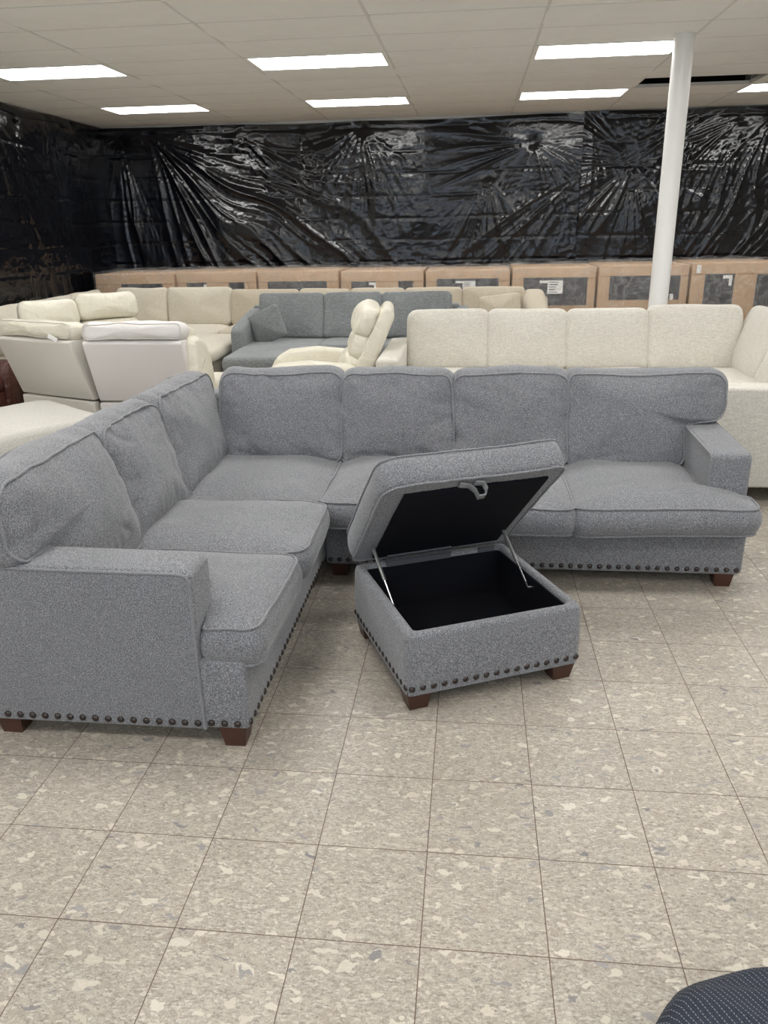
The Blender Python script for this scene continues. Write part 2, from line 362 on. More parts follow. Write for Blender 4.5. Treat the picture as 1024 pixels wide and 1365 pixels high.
def pin_mat():
    m, nt, b = newmat('navy_pinstripe_cloth')
    L = nt.links.new; tc = N(nt, 'ShaderNodeTexCoord')
    mp = N(nt, 'ShaderNodeMapping'); mp.inputs['Rotation'].default_value = (0, 0, -.55); L(tc.outputs['Object'], mp.inputs[0])
    s = N(nt, 'ShaderNodeSeparateXYZ'); L(mp.outputs[0], s.inputs[0])
    a = N(nt, 'ShaderNodeMath', operation='MULTIPLY'); a.inputs[1].default_value = 1/.0115; L(s.outputs[0], a.inputs[0])
    f = N(nt, 'ShaderNodeMath', operation='FRACT'); L(a.outputs[0], f.inputs[0])
    g = N(nt, 'ShaderNodeMath', operation='LESS_THAN'); g.inputs[1].default_value = .13; L(f.outputs[0], g.inputs[0])
    a2 = N(nt, 'ShaderNodeMath', operation='MULTIPLY'); a2.inputs[1].default_value = 1/.006; L(s.outputs[1], a2.inputs[0])
    f2 = N(nt, 'ShaderNodeMath', operation='FRACT'); L(a2.outputs[0], f2.inputs[0])
    g2 = N(nt, 'ShaderNodeMath', operation='LESS_THAN'); g2.inputs[1].default_value = .6; L(f2.outputs[0], g2.inputs[0])
    mu = N(nt, 'ShaderNodeMath', operation='MULTIPLY'); L(g.outputs[0], mu.inputs[0]); L(g2.outputs[0], mu.inputs[1])
    n = N(nt, 'ShaderNodeTexNoise'); setin(n, Scale=500.); L(tc.outputs['Object'], n.inputs['Vector'])
    r = ramp(nt, [(.35, lin(20, 25, 36)), (.65, lin(46, 54, 68))]); L(n.outputs['Fac'], r.inputs[0])
    mx = N(nt, 'ShaderNodeMixRGB'); L(mu.outputs[0], mx.inputs[0]); L(r.outputs[0], mx.inputs[1]); mx.inputs[2].default_value = lin(128, 130, 132)
    L(mx.outputs[0], b.inputs['Base Color']); setin(b, Roughness=.9); return m
PINS = pin_mat()

# ------------------------------------------------------------------ the room
H = 2.974
X0, X1, Y0, Y1 = -5.16, 6.6, -7.0, 10.24
def struct(mb, name, mat, **kw):
    o = mb.build(name, mat, **kw); o['kind'] = 'structure'; return o
struct(MB().box(X0-.15, X1+.15, Y0-.15, Y1+.15, -.12, 0), 'floor', FLOORM, smooth=False)
struct(MB().box(X0-.15, X1+.15, Y1, Y1+.15, 0, H+.5), 'wall_back', WALLM, smooth=False)
struct(MB().box(X0-.15, X0, Y0, Y1, 0, H+.5), 'wall_left', WALLM, smooth=False)
struct(MB().box(X1, X1+.15, Y0, Y1, 0, H+.5), 'wall_right', WALLM, smooth=False)
fw = MB().box(X0-.15, X1+.15, Y0-.15, Y0, 0, .5).box(X0-.15, X1+.15, Y0-.15, Y0, 2.6, H+.5)
for a, b in ((X0-.15, -4.4), (-1.3, -.7), (2.3, 2.9), (6.0, X1+.15)): fw.box(a, b, Y0-.15, Y0, .5, 2.6)
struct(fw, 'wall_front', WALLM, smooth=False)
for k, (a, b) in enumerate(((-4.4, -1.3), (-.7, 2.3), (2.9, 6.0))):
    w = MB()
    w.box(a, a+.06, Y0-.12, Y0-.03, .5, 2.6).box(b-.06, b, Y0-.12, Y0-.03, .5, 2.6).box(a, b, Y0-.12, Y0-.03, .5, .56).box(a, b, Y0-.12, Y0-.03, 2.54, 2.6).box((a+b)/2-.03, (a+b)/2+.03, Y0-.12, Y0-.03, .56, 2.54)
    struct(w, 'window_%d' % (k+1), METALW, smooth=False)

# ceiling of 4 x 2 ft panels, one panel missing
GX, GY, PX, PY = -1.88, 5.95, 1.2192, .6096
ci0, ci1 = int(math.floor((X0-GX)/PX)), int(math.ceil((X1-GX)/PX))
cj0, cj1 = int(math.floor((Y0-GY)/PY)), int(math.ceil((Y1-GY)/PY))
lamps = []
for i in (-2, 0, 2, 4, 6):
    for j in (4, 0, -4, -8, -12, -16): lamps.append((i, j))
holes = {(3, 3)}
cb = MB(); gb = MB()
rnd = random.Random(3)
for i in range(ci0, ci1):
    for j in range(cj0, cj1):
        if (i, j) in holes or (i, j) in lamps: continue
        xa, xb = max(X0, GX+i*PX), min(X1, GX+(i+1)*PX); ya, yb = max(Y0, GY+j*PY), min(Y1, GY+(j+1)*PY)
        if xb-xa < .02 or yb-ya < .02: continue
        sag = rnd.uniform(.002, .010); t1 = rnd.uniform(-.003, .003); nx, ny = 8, 5; V = []; F = []
        for a in range(nx+1):
            for b_ in range(ny+1):
                u, v = a/nx, b_/ny
                z = H-sag*(math.sin(PI*v)**.8)*(.55+.45*math.sin(PI*u))-t1*math.sin(PI*v)*(u-.5)
                V.append((xa+(xb-xa)*u, ya+(yb-ya)*v, z))
        for a in range(nx):
            for b_ in range(ny):
                q = a*(ny+1)+b_; F.append((q, q+1, q+ny+2, q+ny+1))
        cb.add(V, F)
co = struct(cb, 'ceiling', CEILM)
for i in range(ci0+1, ci1):
    gb.box(GX+i*PX-.011, GX+i*PX+.011, Y0, Y1, H-.004, H+.03)
for j in range(cj0+1, cj1):
    if GY+j*PY < Y1: gb.box(X0, X1, GY+j*PY-.006, GY+j*PY+.006, H-.0025, H+.03)
struct(gb, 'trim_1', GRIDW, smooth=False)
struct(MB().box(X0-.15, X1+.15, Y0-.15, Y1+.15, H+.5, H+.6), 'plenum_dark_1', DARKV, smooth=False)
struct(MB().box(GX+3*PX-.2, GX+4*PX+.2, GY+3*PY-.25, GY+3*PY-.2, H+.04, H+.4).box(GX+3*PX-.2, GX+4*PX+.2, GY+4*PY+.2, GY+4*PY+.25, H+.04, H+.4), 'plenum_dark_2', DARKV, smooth=False)  # added dark boards paint the darkness inside the missing panel's opening
struct(MB().box(X0, X1, Y1-.03, Y1, H-.035, H-.004), 'trim_4', METALW, smooth=False)

# lights
def troffer(label, i, j):
    x, y = GX+i*PX, GY+j*PY
    t = thing('ceiling_light', label, 'ceiling light', (x+PX/2, y+PY/2, H), 0, 'fluorescent troffers in the ceiling')
    return t
LL = {(-2, 0): 'bright ceiling troffer cut by the left edge, nearer of the two on the left', (-2, 4): 'small bright ceiling troffer near the left back corner above the black sheeting',
      (0, 0): 'large bright ceiling troffer left of centre, in the nearer row', (0, 4): 'bright ceiling troffer in the centre, in the farther row',
      (2, 0): 'large bright ceiling troffer whose right end touches the white pole', (2, 4): 'bright ceiling troffer left of the pole in the farther row',
      (4, 4): 'bright ceiling troffer at the right edge beside the missing panel'}
pt = None
for (i, j) in lamps:
    lab = LL.get((i, j), 'bright fluorescent ceiling troffer outside the picture')
    x, y = GX+i*PX+PX/2, GY+j*PY+PY/2
    if x+.6 > X1: continue
    if pt is None:
        pt = thing('ceiling_light', lab, 'ceiling light', (x, y, H), 0, 'fluorescent troffers in the ceiling')
        f = MB(); a, b = PX/2-.004, PY/2-.004; w = .035
        f.box(-a, a, -b, -b+w, -.006, .004).box(-a, a, b-w, b, -.006, .004).box(-a, -a+w, -b, b, -.006, .004).box(a-w, a, -b, b, -.006, .004)
        f.box(-a, a, -b, b, .09, .1).box(-a, -a+.005, -b, b, .0, .09).box(a-.005, a, -b, b, .0, .09).box(-a, a, -b, -b+.005, .0, .09).box(-a, a, b-.005, b, .0, .09)
        f.build('housing', METALW, pt, smooth=False)
        d = MB().box(-a+w, a-w, -b+w, b-w, .000, .006); d.build('diffuser', LAMP, pt, smooth=False)
    else:
        t = copy_tree(pt); t.location = (x, y, H); t['label'] = lab

# pole
p = thing('support_pole', 'white painted round steel pole rising behind the sofas on the right', 'pole', (1.687, 5.765, 0))
MB().tube([(0, 0, 0), (0, 0, .02), (0, 0, H-.001)], .078, 32).build('shaft', WHITEP, p)
MB().box(-.14, .14, -.14, .14, 0, .015, .003, 1).build('base_plate', WHITEP, p)

# black plastic sheeting
def sheet(name, label, u0, u1, z0, z1, place, pins, seed, depth=.05, top=None, bot=None):
    st = .017; nu = int((u1-u0)/st); nz = int((z1-z0)/st)
    U, Z = np.meshgrid(np.linspace(u0, u1, nu), np.linspace(z0, z1, nz), indexing='ij')
    R = np.random.RandomState(seed); D = np.zeros_like(U)
    def vn(x, y, sd):                                   # smooth value noise 0..1
        T = np.random.RandomState(sd).rand(256, 256)
        xi, yi = np.floor(x).astype(int), np.floor(y).astype(int); fx, fy = x-xi, y-yi
        fx = fx*fx*(3-2*fx); fy = fy*fy*(3-2*fy)
        g = lambda a, b: T[a % 256, b % 256]
        return (g(xi, yi)*(1-fx)+g(xi+1, yi)*fx)*(1-fy)+(g(xi, yi+1)*(1-fx)+g(xi+1, yi+1)*fx)*fy
    def rg(x, y, sd, pw): return (1-np.abs(2*vn(x, y, sd)-1))**pw
    w1, w2 = vn(U*1.1, Z*1.1, seed+50)-.5, vn(U*1.1+40, Z*1.1, seed+51)-.5
    for q, (pu, pz, L, K, A, a0, spr) in enumerate(pins):
        du, dz = U-pu, Z-pz; r = np.sqrt(du**2+dz**2)+1e-3
        th = np.arctan2(du, -dz)+.14*w1*np.clip(r, 0, 1.5)  # 0 = straight down
        w = np.exp(-((th-a0)/spr)**2)*np.exp(-(r/L)**1.6)*np.clip(r/.12, 0, 1)
        k1 = K*.28
        ridge = rg(th*k1+30, r*.45, seed*7+q, 4)+.5*rg(th*k1*2.6+60, r*.9, seed*7+q+100, 4)
        D += A*w*ridge*np.clip(r*1.1, .22, .8)
        D -= .012*np.exp(-(r/.08)**2)
    D += .050*(vn(U*.9+3, Z*.8, seed+1)-.5)+.030*(vn(U*2.1+9, Z*1.7+5, seed+2)-.5)
    m = np.clip(vn(U*1.3+70, Z*1.6, seed+8)*2.4-.9, 0, 1)
    D += .007*m*rg(U*5+4*w1, Z*10+4*w2, seed+3, 3)+.004*m*rg(U*15+6*w2, Z*22+6*w1, seed+4, 2)
    zz = (Z-.15*0)/.285                                 # pressed fold lines running across the film
    fr = np.abs(zz+.02*np.sin(U*2.+seed)-np.round(zz+.02*np.sin(U*2.+seed)))*.285
    D -= .009*np.exp(-(fr/.013)**2)*(.6+.4*np.sin(U*5+np.round(zz)*2.1))
    D = D*np.clip((z1-Z)/.05+.3, .3, 1)
    if top is not None:
        tt = np.interp(U[:, 0], [q[0] for q in top], [q[1] for q in top])
        k = (Z-z0)/(z1-z0); Z = z0+(tt[:, None]-z0)*k
    D = np.clip(D+.035, .006, .12)
    V = [place(float(a), float(b), float(c)) for a, b, c in zip(U.ravel(), Z.ravel(), D.ravel())]
    F = [(a*nz+b, a*nz+b+1, (a+1)*nz+b+1, (a+1)*nz+b) for a in range(nu-1) for b in range(nz-1)]
    o = MB().add(V, F).build(name, SHEET, None, angle=180)
    return tag(o, label, 'plastic sheeting', 'black plastic sheets over the walls')
back = lambda u, z, d: (u, Y1-.035-d, z)
sheet('plastic_sheeting', 'wide shiny black plastic sheet covering the back wall from left corner to seam', -5.125, 1.54, .05, 2.93, back,
      [(-4.42, 2.82, 3.1, 30, .13, .75, .50), (-4.85, 2.80, 2.6, 28, .07, .10, .28), (-1.45, 2.86, .8, 26, .07, .1, .8), (-1.45, 2.86, .9, 20, .05, -.9, .5),
       (.28, 2.22, 1.0, 26, .07, 0., .7), (.86, 2.6, .8, 22, .05, -1.4, .6), (.86, 2.6, .7, 22, .06, .6, .9), (-3.2, 2.85, 1.2, 20, .04, .9, .4), (-2.3, 2.9, 1., 20, .03, .3, .5), (1.5, 2.2, 1.4, 18, .04, -.9, .6)],
      4, top=[(-5.125, 2.955), (-4.2, 2.945), (-3.2, 2.95), (-2.2, 2.925), (-1.45, 2.945), (-.6, 2.925), (.4, 2.945), (1.0, 2.955), (1.3, 2.95), (1.54, 2.92)])
sheet('plastic_sheeting', 'black plastic sheet on the back wall right of the seam, behind the white pole', 1.50, 6.55, .05, 2.93, lambda u, z, d: (u, Y1-.05-d, z),
      [(2.17, 2.33, 1.0, 22, .07, 0., 2.5), (2.95, 2.85, 1.0, 22, .06, -.5, .7), (3.5, 2.8, 1.2, 22, .06, -.6, .6), (1.6, 2.8, .8, 26, .05, .2, .5), (3.9, 2.9, 1.9, 22, .06, -.3, .4), (4.4, 2.6, 2., 20, .06, -.3, .6)],
      9, top=[(1.5, 2.965), (2., 2.96), (2.7, 2.95), (3.2, 2.965), (4., 2.955), (6.55, 2.955)])
left = lambda u, z, d: (X0+.03+d, u, z)
sheet('plastic_sheeting', 'black plastic sheet on the left wall in the corner, hanging smoothest', 8.86, 10.20, .05, 2.96, left,
      [(9.3, 2.9, 2.0, 12, .05, -.15, .25)], 14, top=[(8.86, 2.955), (10.2, 2.955)])
sheet('plastic_sheeting', 'black plastic sheet on the left wall cut by the left picture edge', 4.5, 8.92, .05, 2.93, lambda u, z, d: (X0+.045+d, u, z),
      [(7.9, 2.75, 1.3, 22, .06, .2, .6), (7.4, 2.9, 1.6, 20, .05, .3, .5), (8.6, 2.9, 2.2, 18, .05, -.05, .25)], 17, top=[(4.5, 2.95), (7.4, 2.965), (8.1, 2.93), (8.92, 2.955)])

# ------------------------------------------------------------------ grey nailhead sectional
S = thing('sectional_sofa', 'large grey heathered L-shaped sectional with piped cushions and nailhead trim', 'sofa', (0, 0, 0))
FB = .07
def nails(parent, pts, nrm, proto=[None]):
    M0 = {'x': Matrix.Rotation(PI/2, 4, 'Y'), '-y': Matrix.Rotation(PI/2, 4, 'X'), '-x': Matrix.Rotation(-PI/2, 4, 'Y')}[nrm]
    me = None
    for p_ in pts:
        if proto[0] is None:
            V = [(0, 0, .0072)]; n = 12
            for k in range(1, 5):
                a = k/4*PI/2; V += [(.0122*math.sin(a)*math.cos(2*PI*i/n), .0122*math.sin(a)*math.sin(2*PI*i/n), .0072*math.cos(a)) for i in range(n)]
            V += [(.0122*math.cos(2*PI*i/n), .0122*math.sin(2*PI*i/n), -.004) for i in range(n)]
            F = [(0, 1+i, 1+(i+1) % n) for i in range(n)]
            for k in range(4): F += [(1+k*n+i, 1+(k+1)*n+i, 1+(k+1)*n+(i+1) % n, 1+k*n+(i+1) % n) for i in range(n)]
            F.append(tuple(1+4*n+i for i in range(n))[::-1])
            o = MB().add(V, F).build('nailhead', BRONZE, parent, angle=60); proto[0] = o
        else:
            o = proto[0].copy(); COL.objects.link(o); o.parent = parent
        o.matrix_local = Matrix.Translation(Vector(p_)) @ M0
def base(x0, x1, y0, y1):
    m = MB().box(x0, x1, y0, y1, FB, .335, .022, 4)
    b_ = m.build('base', GREY, S)
    return b_
bA = base(-1.60, -.605, .705, 2.05)
bC = base(-1.60, -.605, 2.06, 3.08)
bB = base(-.595, 1.362, 2.06, 3.08)
zn = FB+.028
nails(bA, [(-1.575+.0443*k, .699 if -1.575+.0443*k < -.75 else .7035, zn) for k in range(22)], '-y')
nails(bA, [(-.605, .725+.0443*k, zn) for k in range(30)], 'x')
nails(bB, [(-.57+.0443*k, 2.06, zn) for k in range(44)], '-y')
def leg(parent, x, y, z1=FB+.01, b=.034, t=.046, name='leg'):
    return MB().taper(x, y, 0, z1, b, t).build(name, WOOD, parent, smooth=False)
for x, y in ((-.665, .755), (-1.46, .765), (-1.5, 3.02), (-.53, 2.125), (-.67, 1.98), (1.29, 2.125), (1.29, 3.02), (0.38, 3.0)): leg(S, x, y)
# back frames
MB().box(-1.62, -1.44, .73, 3.09, FB, .74, .035, 4).build('back_frame', GREY, S)
MB().box(-1.60, 1.345, 2.90, 3.09, FB, .74, .035, 4).build('back_frame', GREY, S)
# arms
def tubepath(pts, step=.03):
    o = []
    for a, b in zip(pts[:-1], pts[1:]):
        a, b = Vector(a), Vector(b); k = max(1, int((b-a).length/step)); o += [a.lerp(b, i/k) for i in range(k)]
    o.append(Vector(pts[-1])); return o
AT = .645
prof = [(-1.58, FB), (-.742, FB), (-.748, .30), (-.745, AT-.012), (-.775, AT), (-1.2, AT+.004), (-1.58, AT+.01)]
a1 = MB().prism(prof, .70, .872, 'y', .016, 4).build('arm', GREY, S)
for y in (.701, .871):
    q = tubepath([(-1.56, y, AT+.0), (-1.2, y, AT-.008), (-.79, y, AT-.010), (-.765, y, AT-.016), (-.755, y, AT-.035), (-.757, y, .3), (-.755, y, FB+.005)])
    MB().tube([(v.x, v.y, v.z) for v in q], .0055, 6).build('piping', GREYP, a1, angle=80)
prof = [(2.985, FB), (2.150, FB), (2.155, .30), (2.150, AT-.03), (2.175, AT-.015), (2.6, AT-.004), (2.985, AT+.01)]
a2 = MB().prism(prof, 1.190, 1.362, 'x', .016, 4).build('arm', GREY, S)
for x in (1.191, 1.361):
    q = tubepath([(x, 2.97, AT-.0), (x, 2.6, AT-.012), (x, 2.19, AT-.024), (x, 2.168, AT-.032), (x, 2.160, AT-.05), (x, 2.165, .3), (x, 2.160, FB+.005)])
    MB().tube([(v.x, v.y, v.z) for v in q], .0055, 6).build('piping', GREYP, a2, angle=80)
# seat cushions (world aligned, plane = floor plane)
SZ = .37
def seat(pts, rad, z=SZ, T=.125, puff=.048, seed=0, center=None, **kw):
    return cushion('seat_cushion', round_poly([Vector(p) for p in pts], rad), T, puff, GREY, S, Matrix.Translation((0, 0, z)), seed, pipemat=GREYP, center=center, puffb=.0, bulge=.022, fold=.003, pw=2.9, wob=.011, pipe=.0052, **kw)
seat([(-1.42, .875), (-.735, .875), (-.735, .725), (-.565, .725), (-.545, 1.345), (-1.42, 1.345)], [.03, .02, .02, .05, .09, .03], seed=1, center=(-.80, 1.10))
seat([(-1.42, 1.352), (-.545, 1.352), (-.55, 1.945), (-1.42, 1.945)], [.03, .09, .09, .03], seed=2)
seat([(-1.42, 1.955), (-.595, 1.955), (-.59, 2.80), (-1.42, 2.80)], [.03, .03, .05, .03], seed=3)
seat([(-.585, 1.93), (-.015, 1.925), (-.015, 2.80), (-.585, 2.80)], [.07, .05, .03, .03], seed=4)
seat([(-.008, 1.925), (.562, 1.925), (.562, 2.80), (-.008, 2.80)], [.05, .05, .03, .03], seed=5)
seat([(.57, 1.925), (1.365, 1.955), (1.365, 2.145), (1.187, 2.145), (1.187, 2.80), (.57, 2.80)], [.06, .06, .03, .02, .03, .03], seed=6, center=(.95, 2.22))
# back cushions
def backc(cx, w, side, seed, notch=0, h=.447, T=.175, lean=16, top_in=.0, puff=.055, skew=0.):
    """side 'L' faces +x (along y), side 'R' faces -y; notch -1 / +1 = low corner cut for the arm at local -x / +x"""
    zb = .442; a = math.radians(lean)
    hw = w/2
    if notch == 0:
        pts = [(-hw, 0), (hw, 0), (hw-top_in, h), (-hw+top_in, h)]; rad = [.05, .05, .075, .075]; cen = None
    elif notch > 0:
        pts = [(-hw, 0), (hw-.19, 0), (hw-.19, .21), (hw, .218), (hw-top_in, h), (-hw+top_in, h-.01)]; rad = [.04, .05, .03, .06, .10, .06]; cen = (-.06, .29)
    else:
        pts = [(-hw+.19, 0), (hw, 0), (hw-top_in, h), (-hw+top_in, h-.01), (-hw, .218), (-hw+.19, .21)]; rad = [.05, .04, .06, .10, .06, .03]; cen = (.06, .29)
    tn = math.tan(a)
    if side == 'R':
        X = Vector((1, 0, 0)); Yv = Vector((skew, tn, 1)); Z = Vector((0, -1, .06)); o = Vector((cx, 2.575, zb))
    else:
        X = Vector((0, 1, 0)); Yv = Vector((-tn, skew, 1)); Z = Vector((1, 0, .06)); o = Vector((-1.215, cx, zb))
    M = Matrix((X, Yv, Z)).transposed().to_4x4(); M.translation = o-Z*(T/2)
    return cushion('back_cushion', round_poly([Vector(p) for p in pts], rad), T, puff, GREY, S, M, seed, wob=.017, freq=3.6, pipemat=GREYP, bulge=.028, fold=.015, center=cen, pw=2.2, pipe=.0052)
backc(1.060, .74, 'L', 21, notch=-1, lean=15, h=.465)
backc(1.700, .57, 'L', 22, lean=14)
backc(2.37, .76, 'L', 23, lean=15)
backc(-.925, .67, 'R', 24, lean=17)
backc(-.295, .60, 'R', 25)
backc(.30, .585, 'R', 26)
backc(.985, .785, 'R', 27, notch=1)

# ------------------------------------------------------------------ storage ottoman
ang = math.radians(24.5); OW, OD, OH = .688, .655, .31
O = thing('storage_ottoman', 'square grey storage ottoman standing open with its lid tilted up', 'ottoman', (-.105, .945, 0), ang)
# local: x along the front, y towards the hinge
w = .042
body = MB()
prof_o = [(0, 0), (OW, 0), (OW, OD), (0, OD)]
def ring(ins, z): return [(ins, ins, z), (OW-ins, ins, z), (OW-ins, OD-ins, z), (ins, OD-ins, z)]
def rring(ins, z, r):
    return [(v.x+OW/2, v.y+OD/2, z) for v in round_poly([Vector(p) for p in rect(OW-2*ins, OD-2*ins)], r, .02)]
levels = [(.0, FB, .02), (-.002, .12, .02), (-.002, .20, .02), (.0, OH-.02, .02), (.004, OH-.007, .02), (.012, OH, .018), (w-.012, OH, .012), (w-.003, OH-.006, .01), (w, OH-.02, .004), (w, FB+.02, .004)]
cnt = 130
rows = []
for ins, z, r in levels:
    rr_ = rring(ins, z, r)
    # uniform resample to the same count
    m_ = len(rr_); rows.append([tuple(Vector(rr_[int(k*m_/cnt) % m_]).lerp(Vector(rr_[(int(k*m_/cnt)+1) % m_]), (k*m_/cnt) % 1)) for k in range(cnt)])
V = [p for r in rows for p in r]; F = []
for k in range(len(rows)-1):
    for i in range(cnt): F.append((k*cnt+i, k*cnt+(i+1) % cnt, (k+1)*cnt+(i+1) % cnt, (k+1)*cnt+i))
F.append(tuple(range(cnt))[::-1])
ob = MB().add(V, F).build('body', GREY, O, angle=60)
nails(ob, [(.018+.0408*k, .0, zn) for k in range(17)], '-y')
nails(ob, [(.0, .02+.0410*k, zn) for k in range(16)], '-x')
li = MB().box(w, OW-w, w, OD-w, FB+.012, FB+.03)
li.box(w-.002, w+.006, w-.002, OD-w+.002, FB+.02, OH-.016).box(OW-w-.006, OW-w+.002, w-.002, OD-w+.002, FB+.02, OH-.016).box(w, OW-w, w-.002, w+.006, FB+.02, OH-.016).box(w, OW-w, OD-w-.006, OD-w+.002, FB+.02, OH-.016)
li.build('lining', LINING, O, smooth=False)
for x, y in ((.05, .055), (OW-.06, .055), (.05, OD-.055), (OW-.06, OD-.055)): leg(O, x, y, FB+.008, .034, .048)
# lid
th = math.radians(45); LT = .115
hp = Vector((0, OD-.005, OH+.012))
ML = Matrix.Translation(hp) @ Matrix.Rotation(-th, 4, 'X')     # local lid: y from -OD (front) to 0 (hinge), z up = top
lid_out = round_poly([Vector(p) for p in [(-.004, -OD-.002), (OW+.004, -OD-.002), (OW+.004, 0), (-.004, 0)]], [.085, .03, .03, .05])
lid = cushion('lid', lid_out, LT, .03, GREY, O, ML @ Matrix.Translation((0, 0, LT/2)), 31, wob=.006, freq=3, bulge=.012, pipemat=GREYP, puffb=.0, fold=.003)
MB().box(.075, OW-.045, -OD+.055, -.03, -.012, .004, .003, 1, M=ML).build('liner_panel', LINING, lid, smooth=False)
# pull tab: folded strap loop on the underside near the front edge
cx = .335
loop = [(cx-.06, -OD+.03, -.004), (cx-.02, -OD+.04, -.007), (cx+.005, -OD+.055, -.022), (cx+.012, -OD+.062, -.046), (cx+.032, -OD+.05, -.05), (cx+.040, -OD+.035, -.03), (cx+.03, -OD+.028, -.010), (cx-.0, -OD+.03, -.004)]
tb = MB(); wv_ = .016
V = []; F = []
for i, p_ in enumerate(loop):
    for dy, dz in ((-wv_, .0), (wv_, .0), (wv_, -.004), (-wv_, -.004)): V.append((p_[0], p_[1]+dy, p_[2]+dz))
for i in range(len(loop)-1):
    for k in range(4): F.append((i*4+k, i*4+(k+1) % 4, (i+1)*4+(k+1) % 4, (i+1)*4+k))
tb.add(V, F, 0, ML).build('pull_tab', plain('tab_cloth', lin(150, 152, 155), .85), lid, angle=80)
# hinge: long leaf and a short one
hg = MB()
hg.box(.135, .42, OD-w-.004, OD-w+.006, OH-.03, OH+.006).box(.135, .42, -.046, -.028, -.019, -.011, M=ML).tube([(.13, OD-w+.012, OH+.002), (.425, OD-w+.012, OH+.002)], .006)
hg.build('hinge', HINGE, O)
MB().box(.55, .625, OD-w-.002, OD-w+.006, OH-.025, OH+.006).build('hinge', HINGE, O)
def strut(a, b, foot):
    a, b = Vector(a), Vector(b); m_ = a.lerp(b, .56)
    s_ = MB().tube([a, m_], .0070, 12).build('gas_strut', STRUT, O)
    MB().tube([m_, b], .0035, 8).build('rod', STEEL, s_)
    MB().tube([b, b+Vector(foot)], .004, 8).build('mounting_pin', STEEL, s_)
Q = lambda x, y, z: ML @ Vector((x, y, z))
strut(Q(w+.012, -.145, -.016), (w+.012, OD-.36, OH-.03), (-.012, 0, 0))
strut(Q(OW-w-.02, -.145, -.016), (OW-w-.03, OD-.37, OH-.045), (.026, .0, 0))

# ------------------------------------------------------------------ generic upholstery
def blk(parent, name, mat, x0, x1, y0, y1, z0, z1, bev=.03, M=None):
    return MB().box(x0, x1, y0, y1, z0, z1, bev, 4, M=M).build(name, mat, parent)
def pillow(parent, name, mat, o, X, Z, w, h, T, puff, seed, rad=.06, wob=.01, **kw):
    """cushion standing on its lower edge at o (middle of that edge), X along width, Z its facing"""
    X = Vector(X).normalized(); Z = Vector(Z).normalized()
    M = frame(o, X, None, Z)
    oo = round_poly([Vector((-w/2, 0)), Vector((w/2, 0)), Vector((w/2, h)), Vector((-w/2, h))], rad, .03)
    return cushion(name, oo, T, puff, mat, parent, M, seed, wob=wob, pipe=0, rings=10, **kw)
def slab(parent, name, mat, x0, x1, y0, y1, zc, T, puff, seed, rad=.05, **kw):
    oo = round_poly([Vector((x0, y0)), Vector((x1, y0)), Vector((x1, y1)), Vector((x0, y1))], rad, .03)
    kw.setdefault('bulge', .02)
    return cushion(name, oo, T, puff, mat, parent, Matrix.Translation((0, 0, zc)), seed, pipe=0, rings=10, puffb=0, pw=3.2, fold=.002, **kw)

# cream linen sectional on the right
C1 = thing('sectional_sofa', 'cream linen sectional with rounded back cushions turning along the right edge', 'sofa')
blk(C1, 'base', LINEN, -.60, 2.72, 4.42, 5.60, .10, .36, .02)
blk(C1, 'base', LINEN, 1.60, 2.72, 3.32, 4.41, .10, .36, .02)
blk(C1, 'back_frame', LINEN, -.44, 2.72, 5.44, 5.62, .10, .80, .03)
blk(C1, 'back_frame', LINEN, 2.56, 2.74, 3.30, 5.60, .10, .80, .03)
blk(C1, 'arm', LINEN, -.615, -.445, 4.40, 5.60, .10, .69, .03)
blk(C1, 'arm', LINEN, 1.565, 2.74, 3.28, 3.47, .10, .705, .02)
for k, (a, b) in enumerate(((-.44, .22), (.225, .88), (.885, 1.54), (1.545, 2.55))):
    slab(C1, 'seat_cushion', LINEN, a, b, 4.40, 5.35, .41, .13, .03, 40+k)
for k, (a, b) in enumerate(((3.48, 4.39),)):
    slab(C1, 'seat_cushion', LINEN, 1.55, 2.45, a, b, .41, .13, .03, 46+k)
for k, (a, b) in enumerate(((-.435, .225), (.232, .87), (.877, 1.525), (1.535, 2.26))):
    pillow(C1, 'back_cushion', LINEN, ((a+b)/2, 5.27, .475), (1, 0, 0), (0, -1, .32), (b-a), .475 if k < 3 else .50, .12, .035, 50+k, rad=[.03, .03, .07, .07], wob=.007, fold=.004, bulge=.02)
for k, yc in enumerate((5.07, 4.31, 3.78)):
    pillow(C1, 'back_cushion', LINEN, (2.24, yc, .475), (0, -1, 0), (-1, 0, .38), .75 if k < 2 else .30, .50, .12, .035, 56+k, rad=[.03, .03, .09, .09], wob=.007, fold=.004, bulge=.02)
for x, y in ((-.55, 4.5), (-.55, 5.5), (1.65, 3.38), (2.65, 3.38), (2.65, 5.5), (1.65, 4.5)): MB().taper(x, y, 0, .11, .03, .035).build('leg', DUST, C1, smooth=False)

# slate chaise sofa
G2 = thing('chaise_sofa', 'slate grey chaise sofa in the middle background behind the cream recliner', 'sofa')
blk(G2, 'base', SLATE, -2.28, -.06, 6.72, 7.62, .08, .36, .03)
blk(G2, 'base', SLATE, -2.28, -1.52, 5.90, 6.73, .08, .36, .03)
blk(G2, 'back_frame', SLATE, -2.36, -.04, 7.46, 7.64, .08, .80, .03)
